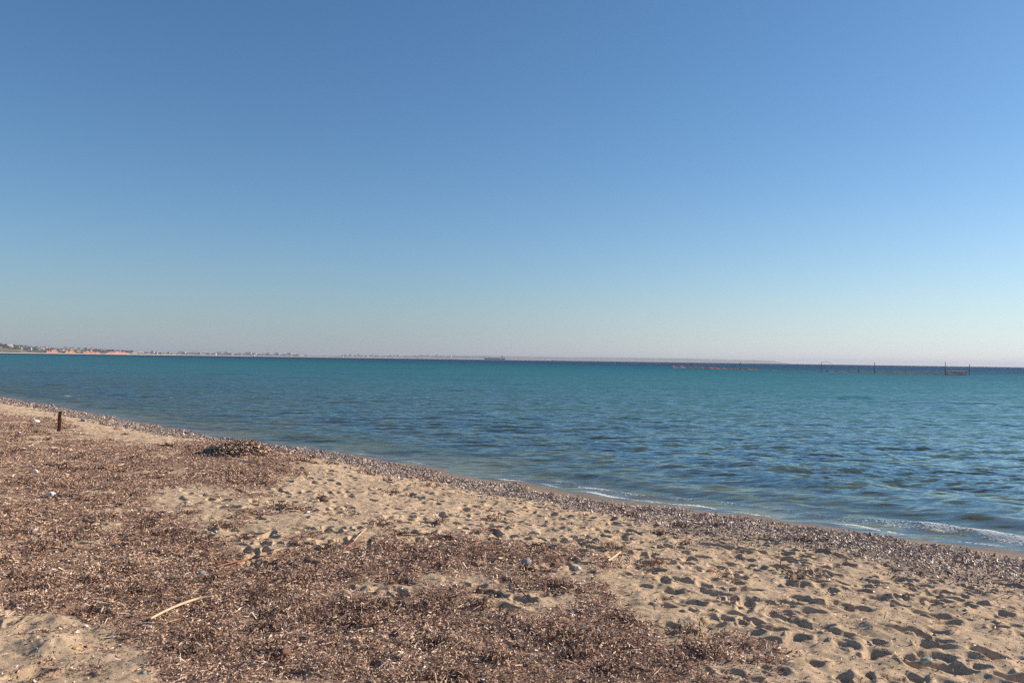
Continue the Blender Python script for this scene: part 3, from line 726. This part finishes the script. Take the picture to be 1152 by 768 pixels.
setp(link('seaweed_tufts', mesh_np('seaweed_tufts', V, F, False, {'rnd': rn}), M_weed), 'dark clumps of seaweed standing up out of the litter', 'seaweed', kind='stuff')
# grey weed and broken shell along the top of the wash
x, y, r = scatter(420000, 6, 60, .5, -37, 42); bn = band(x, y); ok = rng.random(len(x)) < bn**1.2
x, y, r, bn = x[ok], y[ok], r[ok], bn[ok]; n = len(x); sc = np.clip((r/7)**.6, .8, 3)
V, F, rn = strips(x, y, gz(x, y)+rng.random(n)**1.5*.045*bn, .026*sc*rng.lognormal(0, .35, n), .010*sc*rng.lognormal(0, .3, n), np.clip(rng.normal(.5, .27, n), 0, 1), 1, .6)
setp(link('grey_seaweed', mesh_np('grey_seaweed', V, F, False, {'rnd': rn}), M_grey), 'strip of greyish dried weed thrown up along the waterline', 'seaweed', kind='stuff')
def lumps(x, y, z, s, rnd):
    n = len(x)
    base = np.array([(-1,-1,-.6),(1,-1,-.6),(1,1,-.6),(-1,1,-.6),(-.7,-.7,.7),(.7,-.7,.7),(.7,.7,.7),(-.7,.7,.7)])*.6
    P = base[None]*(1+rng.normal(0, .22, (n, 8, 1)))*(s[:, None, None])*np.stack([rng.uniform(.7, 1.5, n), rng.uniform(.6, 1.1, n), rng.uniform(.3, .9, n)], -1)[:, None, :]
    a = rng.uniform(0, 6.28, n); c, q = np.cos(a)[:, None], np.sin(a)[:, None]
    t_ = rng.normal(0, .4, n)[:, None]; X = P[..., 0]*c-P[..., 1]*q; Y = P[..., 0]*q+P[..., 1]*c; Zz = P[..., 2]+P[..., 0]*t_
    V = np.stack([X+x[:, None], Y+y[:, None], Zz+z[:, None]], -1).reshape(-1, 3)
    q = np.array([(3,2,1,0),(4,5,6,7),(0,1,5,4),(1,2,6,5),(2,3,7,6),(3,0,4,7)])
    F = (np.arange(n)[:, None, None]*8+q[None]).reshape(-1, 4)
    return V, F, np.repeat(rnd, 8)
x, y, r = scatter(200000, 5, 60, .5, -37, 42); bn = band(x, y); ok = rng.random(len(x)) < bn*.85+.004*(inland(x, y) > .2)
x, y, r, bn = x[ok], y[ok], r[ok], bn[ok]; n = len(x); sc = np.clip((r/7)**.5, .8, 2.4)
V, F, rn = lumps(x, y, gz(x, y)+rng.random(n)*.02*bn+.003, .0095*sc*rng.lognormal(0, .4, n), np.clip(rng.normal(.5, .27, n), 0, 1))
setp(link('pebbles_and_shells', mesh_np('pebbles_and_shells', V, F, True, {'rnd': rn}), M_shell), 'pebbles and broken shells in a strip above the waterline', 'pebbles', kind='stuff')
x, y, r = scatter(26000, 3.1, 30, .7, -38, 42); ok = inland(x, y) > .8; x, y, r = x[ok], y[ok], r[ok]; n = len(x)
V, F, rn = lumps(x, y, gz(x, y)+.002, .0042*np.clip((r/6)**.6, .8, 2)*rng.lognormal(0, .45, n), np.clip(rng.normal(.62, .28, n), 0, 1))
setp(link('shell_fragments', mesh_np('shell_fragments', V, F, True, {'rnd': rn}), M_shell), 'tiny shell fragments and grit scattered over the open sand', 'shells', kind='stuff')

# ------------------------------------------------------------------ the heap of weed beside the water
def heap():
    x0, y0 = on_ground(270, 515); n1, n2 = 60, 60; rr = .75
    e = empty('seaweed_heap', (x0, y0, 0))
    u = np.linspace(-1, 1, n1); X, Y = np.meshgrid(u, u); q = np.sqrt(X**2+Y**2)
    gx = X*1.0*rr; gy = Y*.62*rr; a = R(-25); wx = x0+gx*math.cos(a)-gy*math.sin(a); wy = y0+gx*math.sin(a)+gy*math.cos(a)
    hgt = 0.085*np.exp(-(q/.62)**2)*(1+1.5*fbm(wx, wy, .38, 4, 601, .6))-.05*sstep(.6, 1, q)
    zz = gz(wx, wy)+hgt
    V = np.stack([wx-x0, wy-y0, zz], -1).reshape(-1, 3); idx = np.arange(n1*n1).reshape(n1, n1)
    F = np.stack([idx[:-1, :-1], idx[:-1, 1:], idx[1:, 1:], idx[1:, :-1]], -1).reshape(-1, 4)
    t = NT('packed seaweed'); nn = t.noise(45, 4, .75).outputs[0]
    t.bsdf(t.ramp(nn, [(.3, (.04, .026, .02)), (.55, (.13, .08, .06)), (.75, (.34, .23, .17))]), .85, .2, t.bump(nn, .9, .03))
    link('packed_core', mesh_np('packed_core', V, F, True), t.m, e)
    k = rng.integers(0, n1*n1, 9000); px = wx.ravel()[k]+rng.normal(0, .02, 9000); py = wy.ravel()[k]+rng.normal(0, .02, 9000)
    V, F, rn = strips(px-x0, py-y0, zz.ravel()[k]+rng.random(9000)*.03, .05*rng.lognormal(0, .3, 9000), .016*np.ones(9000), np.clip(rng.normal(.45, .25, 9000), 0, 1), 1, .6)
    o = link('loose_weed', mesh_np('loose_weed', V, F, False, {'rnd': rn}), M_weed, e)
    setp(e, 'raised heap of brown seaweed casting a dark shadow beside the water', 'heap')
heap()

# ------------------------------------------------------------------ post in the sand
def post():
    x, y = on_ground(66, 485); z = float(gz(x, y)); k = y/FPX; h = 21.5*k; w = 3.3*k
    e = empty('wooden_post', (x, y, z), R(12)); m = MB(); rows = 9; vs = []; fs = []; rr = random.Random(2)
    for i in range(rows):
        f = i/(rows-1); zz = -.25+(h+.25)*f; ox = .004*math.sin(i*1.7)+.05*f*h
        sx = w*(.5+.03*rr.uniform(-1, 1)); sy = w*.42
        vs += [(ox-sx, -sy, zz), (ox-sx*.2, -sy*1.15, zz), (ox+sx, -sy*.9, zz), (ox+sx*1.05, sy*.2, zz), (ox+sx*.8, sy, zz), (ox-sx*.9, sy, zz)]
    vs = [(a, b, c+(.02*(1 if a > 0 else -.5) if c > h-.01 else 0)) for a, b, c in vs]
    for i in range(rows-1):
        for j in range(6): fs.append((i*6+j, i*6+(j+1) % 6, i*6+6+(j+1) % 6, i*6+6+j))
    fs += [tuple(range(6))[::-1], tuple((rows-1)*6+j for j in range(6))]
    m.add(vs, fs); t = NT('rust brown timber'); mp = t.n('ShaderNodeMapping'); mp.inputs['Scale'].default_value = (14, 14, 1.6)
    t.l(t.n('ShaderNodeTexCoord').outputs['Object'], mp.inputs[0]); nn = t.noise(3, 5, .7, mp.outputs[0]).outputs[0]
    t.bsdf(t.ramp(nn, [(.3, (.045, .018, .014)), (.6, (.11, .04, .028)), (.8, (.19, .08, .05))]), .8, .25, t.bump(nn, .8, .02))
    m.build('shaft', t.m, e)
    MB().box((w*.15, -w*.43, h*.86), (w*.35, .012, .016)).build('nail', plain('rusty iron', (.10, .04, .02), (.16, .07, .04), 30, .7), e)
    setp(e, 'short rust brown wooden post standing upright in the sand near the water', 'post')
post()

# ------------------------------------------------------------------ stones, shells, sticks and litter one can point at
def stone_mesh(seed, dims, facet=False):
    import bmesh
    bm = bmesh.new(); bmesh.ops.create_icosphere(bm, subdivisions=2 if facet else 3, radius=1); rr = random.Random(seed)
    dirs = [Vector((rr.gauss(0, 1), rr.gauss(0, 1), rr.gauss(0, 1))).normalized() for _ in range(9)]; offs = [rr.uniform(.55, .95) for _ in dirs]
    for v in bm.verts:
        p = v.co.copy()
        for d, f in zip(dirs, offs):
            q = p.dot(d)
            if q > f: p -= d*(q-f)*.85
        p *= 1+rr.uniform(-.03, .03); v.co = Vector((p.x*dims[0], p.y*dims[1], p.z*dims[2]))
    me = bpy.data.meshes.new('stone'); bm.to_mesh(me); bm.free()
    me.polygons.foreach_set('use_smooth', [not facet]*len(me.polygons)); return me
M_st = {'white': plain('white stone', (.66, .63, .60), (.80, .78, .75), 30, .7, .4, .004), 'pink': plain('pinkish white shell', (.60, .50, .46), (.78, .70, .66), 30, .6, .4, .004),
 'blue': plain('blue grey stone', (.20, .23, .26), (.34, .37, .40), 40, .7, .5, .004), 'grey': plain('grey stone', (.28, .27, .26), (.45, .43, .41), 40, .75, .5, .004),
 'green': plain('grey green stone', (.22, .26, .24), (.36, .40, .37), 25, .7, .5, .005), 'red': plain('terracotta', (.36, .13, .07), (.46, .19, .11), 40, .8, .5, .003),
 'orange': plain('orange pebble', (.50, .26, .12), (.60, .36, .20), 30, .6, .4, .003), 'cream': plain('cream shell', (.56, .46, .34), (.70, .60, .48), 40, .6, .4, .003), 'brown': plain('brown bark', (.10, .055, .035), (.18, .10, .07), 40, .85, .6, .005)}
items = [ # px, py, width px, flatness, colour, kind, label
 (41.5,475,7,.6,'white','stone','white lump on the seaweed left of the wooden post'),
 (94,474,7,.7,'blue','stone','bluish stone with a white side, right of the wooden post'),
 (22,487,4,.6,'white','stone','small white stone at the left edge below the wooden post'),
 (90,488,4.5,.5,'cream','stone','small cream stone just below and right of the wooden post'),
 (39,531.5,8.5,.6,'white','stone','white stone with a dark side, highest of the large white stones at left'),
 (38,546,4,.6,'white','stone','tiny white stone midway between the two large white stones at left'),
 (70,545.5,3.5,.6,'pink','stone','tiny pinkish stone right of the two large white stones'),
 (57,558.5,9.5,.75,'white','stone','largest white stone, in the seaweed at left'),
 (83,560,5,.6,'white','stone','small white stone just right of the largest white stone'),
 (72,567,6,.4,'cream','shell','flat cream shell piece below the largest white stone'),
 (32.5,569,7,.35,'red','fragment','flat reddish brown fragment in the seaweed below the white stones'),
 (38,597,8,.5,'pink','shell','pinkish white shell alone in the seaweed at far left'),
 (135.5,583,4,.8,'white','stone','small white stone left of the dark tuft on the middle sand'),
 (182,579.5,4.5,.5,'pink','shell','small pinkish shell at the left edge of the trampled sand patch'),
 (211,565,7,.35,'white','shell','flat white shell on the trampled sand patch'),
 (254,571,5,.5,'cream','shell','cream shell right of the flat white shell on the sand patch'),
 (346,577,5,.6,'white','stone','small white pebble on sand above the middle of the seaweed bed'),
 (227,647,10,.7,'grey','stone','grey stone with a sunlit rim and black shadow in the seaweed above the pale reed'),
 (167,707,8.5,.6,'white','stone','white stone by the lower end of the pale reed'),
 (126,716,5.5,.6,'blue','stone','small blue grey pebble on bare sand left of the pale reed'),
 (97,704.5,6,.5,'white','shell','white shell bit on top of the lumpy sand at lower left'),
 (86,730,9,.4,'orange','pebble','orange pebble beside the sand lump at lower left'),
 (161.5,757,6.5,.6,'blue','stone','light blue grey pebble near the bottom edge at lower left'),
 (284,749,9,.6,'grey','stone','light grey stone in seaweed near the bottom, right of the pale reed'),
 (251,765,9,.6,'pink','stone','pinkish white stone cut by the bottom edge of the photo'),
 (317,737,19,.55,'brown','stone','large dull brown stone with a black shadow, bottom of the seaweed bed'),
 (383,646,6,.7,'white','stone','round white pebble in the middle of the seaweed bed'),
 (447,651,5,.5,'cream','shell','cream shell right of the round white pebble in the seaweed'),
 (477,608,7,.7,'cream','stone','cream stone beside a dark tuft at the top of the seaweed bed'),
 (592,634,11,.7,'blue','stone','blue grey stone, largest at the right side of the seaweed bed'),
 (588,640.5,7,.5,'white','stone','white stone touching the lower side of the large blue grey stone'),
 (566,673,8,.5,'blue','shell','pale bluish shell in seaweed beside the thin dark twig'),
 (603,600,10,.6,'cream','stone','pale cream stone on sand right of the cream stone by the tuft'),
 (650,641,7,.8,'white','stone','white pebble at the right end of the seaweed bed near the short pale stick'),
 (644,692.5,6,.7,'white','stone','white pebble in the lower right of the seaweed bed'),
 (474.5,755,7,.7,'white','stone','white pebble near the bottom edge below the middle of the seaweed bed'),
 (801,643.5,13,.45,'red','tile','terracotta tile fragment lying alone on the footprinted sand'),
 (740,633,9,.5,'red','tile','smaller terracotta bit on sand left of the tile fragment'),
 (843,728,14,.45,'brown','bark','brown piece of bark on the seaweed clump at lower right'),
 (1041,747,15,.55,'green','stone','grey green angular stone on the footprinted sand at lower right')]
for i, (px, py, wpx, fl, c, kind, lab) in enumerate(items):
    x, y = on_ground(px, py, gz); z = float(gz(np.array([x]), np.array([y]))[0]); w = wpx/FPX*y*.5*1.1
    me = stone_mesh(100+i, (w, w*random.uniform(.6, .9), w*fl), facet=kind in ('tile', 'shell', 'fragment', 'bark') or c == 'green')
    o = link(kind if kind not in ('tile', 'bark', 'fragment') else {'tile': 'tile_fragment', 'bark': 'bark_piece', 'fragment': 'tile_fragment'}[kind], me, M_st[c])
    o.location = (x, y, z+w*fl*.45); o.rotation_euler = (random.uniform(-.2, .2), random.uniform(-.2, .2), random.uniform(-.6, .6))
    setp(o, lab, kind, {'stone': 'loose stones on the beach', 'pebble': 'loose stones on the beach', 'shell': 'loose shells on the beach'}.get(kind))
def stick(name, pts, r0, r1, mat, lab, cat, lift=.012, branches=()):
    W_ = []
    for px, py in pts:
        x, y = on_ground(px, py, gz); W_.append(Vector((x, y, float(gz(np.array([x]), np.array([y]))[0])+lift)))
    def smooth(P):
        out = []
        for i in range(len(P)-1):
            p0, p1, p2, p3 = P[max(i-1, 0)], P[i], P[i+1], P[min(i+2, len(P)-1)]
            for k in range(6):
                t = k/6; out.append(.5*((2*p1)+(p2-p0)*t+(2*p0-5*p1+4*p2-p3)*t*t+(3*p1-p0-3*p2+p3)*t**3))
        return out+[P[-1]]
    Pm = smooth(W_); n = len(Pm); e = empty(name, Pm[0]); off = Pm[0]
    MB().tube([p-off for p in Pm], [r0+(r1-r0)*i/(n-1) for i in range(n)], 8).build('stem', mat, e, True)
    for (b, rb) in branches:
        B = []
        for px, py, up_ in b:
            x, y = on_ground(px, py, gz); B.append(Vector((x, y, float(gz(np.array([x]), np.array([y]))[0])+lift+up_)))
        B = smooth(B); MB().tube([p-off for p in B], [rb*(1-.6*i/(len(B)-1)) for i in range(len(B))], 6).build('side_twig', mat, e, True)
    setp(e, lab, cat)
M_reed = plain('pale dry reed', (.52, .36, .22), (.68, .50, .34), 25, .5, .3, .002)
M_redt = plain('reddish twig', (.26, .09, .055), (.36, .14, .085), 25, .7, .4, .002)
M_dkt = plain('dark twig', (.05, .035, .03), (.10, .07, .055), 25, .8, .4, .002)
stick('dry_reed', [(169,703),(188,693),(204,686),(222,680),(240,677.5)], .0075, .0095, M_reed, 'long pale curved reed lying on the seaweed at lower left', 'reed', .04)
stick('red_twig', [(243,643),(262,637),(280,634),(296,630),(312,629),(336,624)], .006, .004, M_redt, 'long reddish twig lying in the seaweed above the pale reed', 'twig', .035, [([(304,629.5,.0),(298,626,.02),(293,621,.03)], .004)])
stick('short_stick', [(684,633.5),(691,628.5),(698,624)], .010, .008, M_reed, 'short pale stick on the sand right of the seaweed bed', 'stick', .02)
stick('dry_reed', [(674,732),(678,726)], .009, .009, M_reed, 'short flat pale reed piece in the seaweed near the bottom edge', 'reed', .015)
stick('dark_twig', [(578,657),(586,667),(598,680)], .005, .004, M_dkt, 'thin dark twig below the large blue grey stone', 'twig', .02)
stick('dark_stick', [(284,676),(296,672),(308,668)], .012, .007, M_dkt, 'thick dark stick in the seaweed right of the pale reed', 'stick', .012)
stick('looped_twig', [(878,634),(879,640),(886,645),(896,648)], .006, .004, M_dkt, 'dark bent twig forming a loop on the sand below the shell strip', 'twig', .02)
stick('pale_straw', [(398,611),(405,603),(412,597)], .006, .005, M_reed, 'thin pale straw left of the dark tuft at the top of the seaweed bed', 'straw', .02)
stick('reddish_straw', [(388,618),(398,611),(410,605)], .005, .004, M_redt, 'thin reddish straw beside the pale straw at the top of the seaweed bed', 'straw', .015)

# ------------------------------------------------------------------ haze over the sea
hm = MB().box((0, 0, 21.5), (34000, 34000, 107)).build('haze', None)
hm.data.materials.clear(); m = bpy.data.materials.new('haze'); m.use_nodes = True; m.node_tree.nodes.clear()
vo = m.node_tree.nodes.new('ShaderNodeVolumePrincipled'); vo.inputs['Density'].default_value = .0001; vo.inputs['Color'].default_value = (.62, .67, .78, 1); vo.inputs['Anisotropy'].default_value = .2
mo = m.node_tree.nodes.new('ShaderNodeOutputMaterial'); m.node_tree.links.new(vo.outputs[0], mo.inputs['Volume']); hm.data.materials.append(m)
setp(hm, 'thin pale haze hanging over the sea', 'haze', kind='stuff')
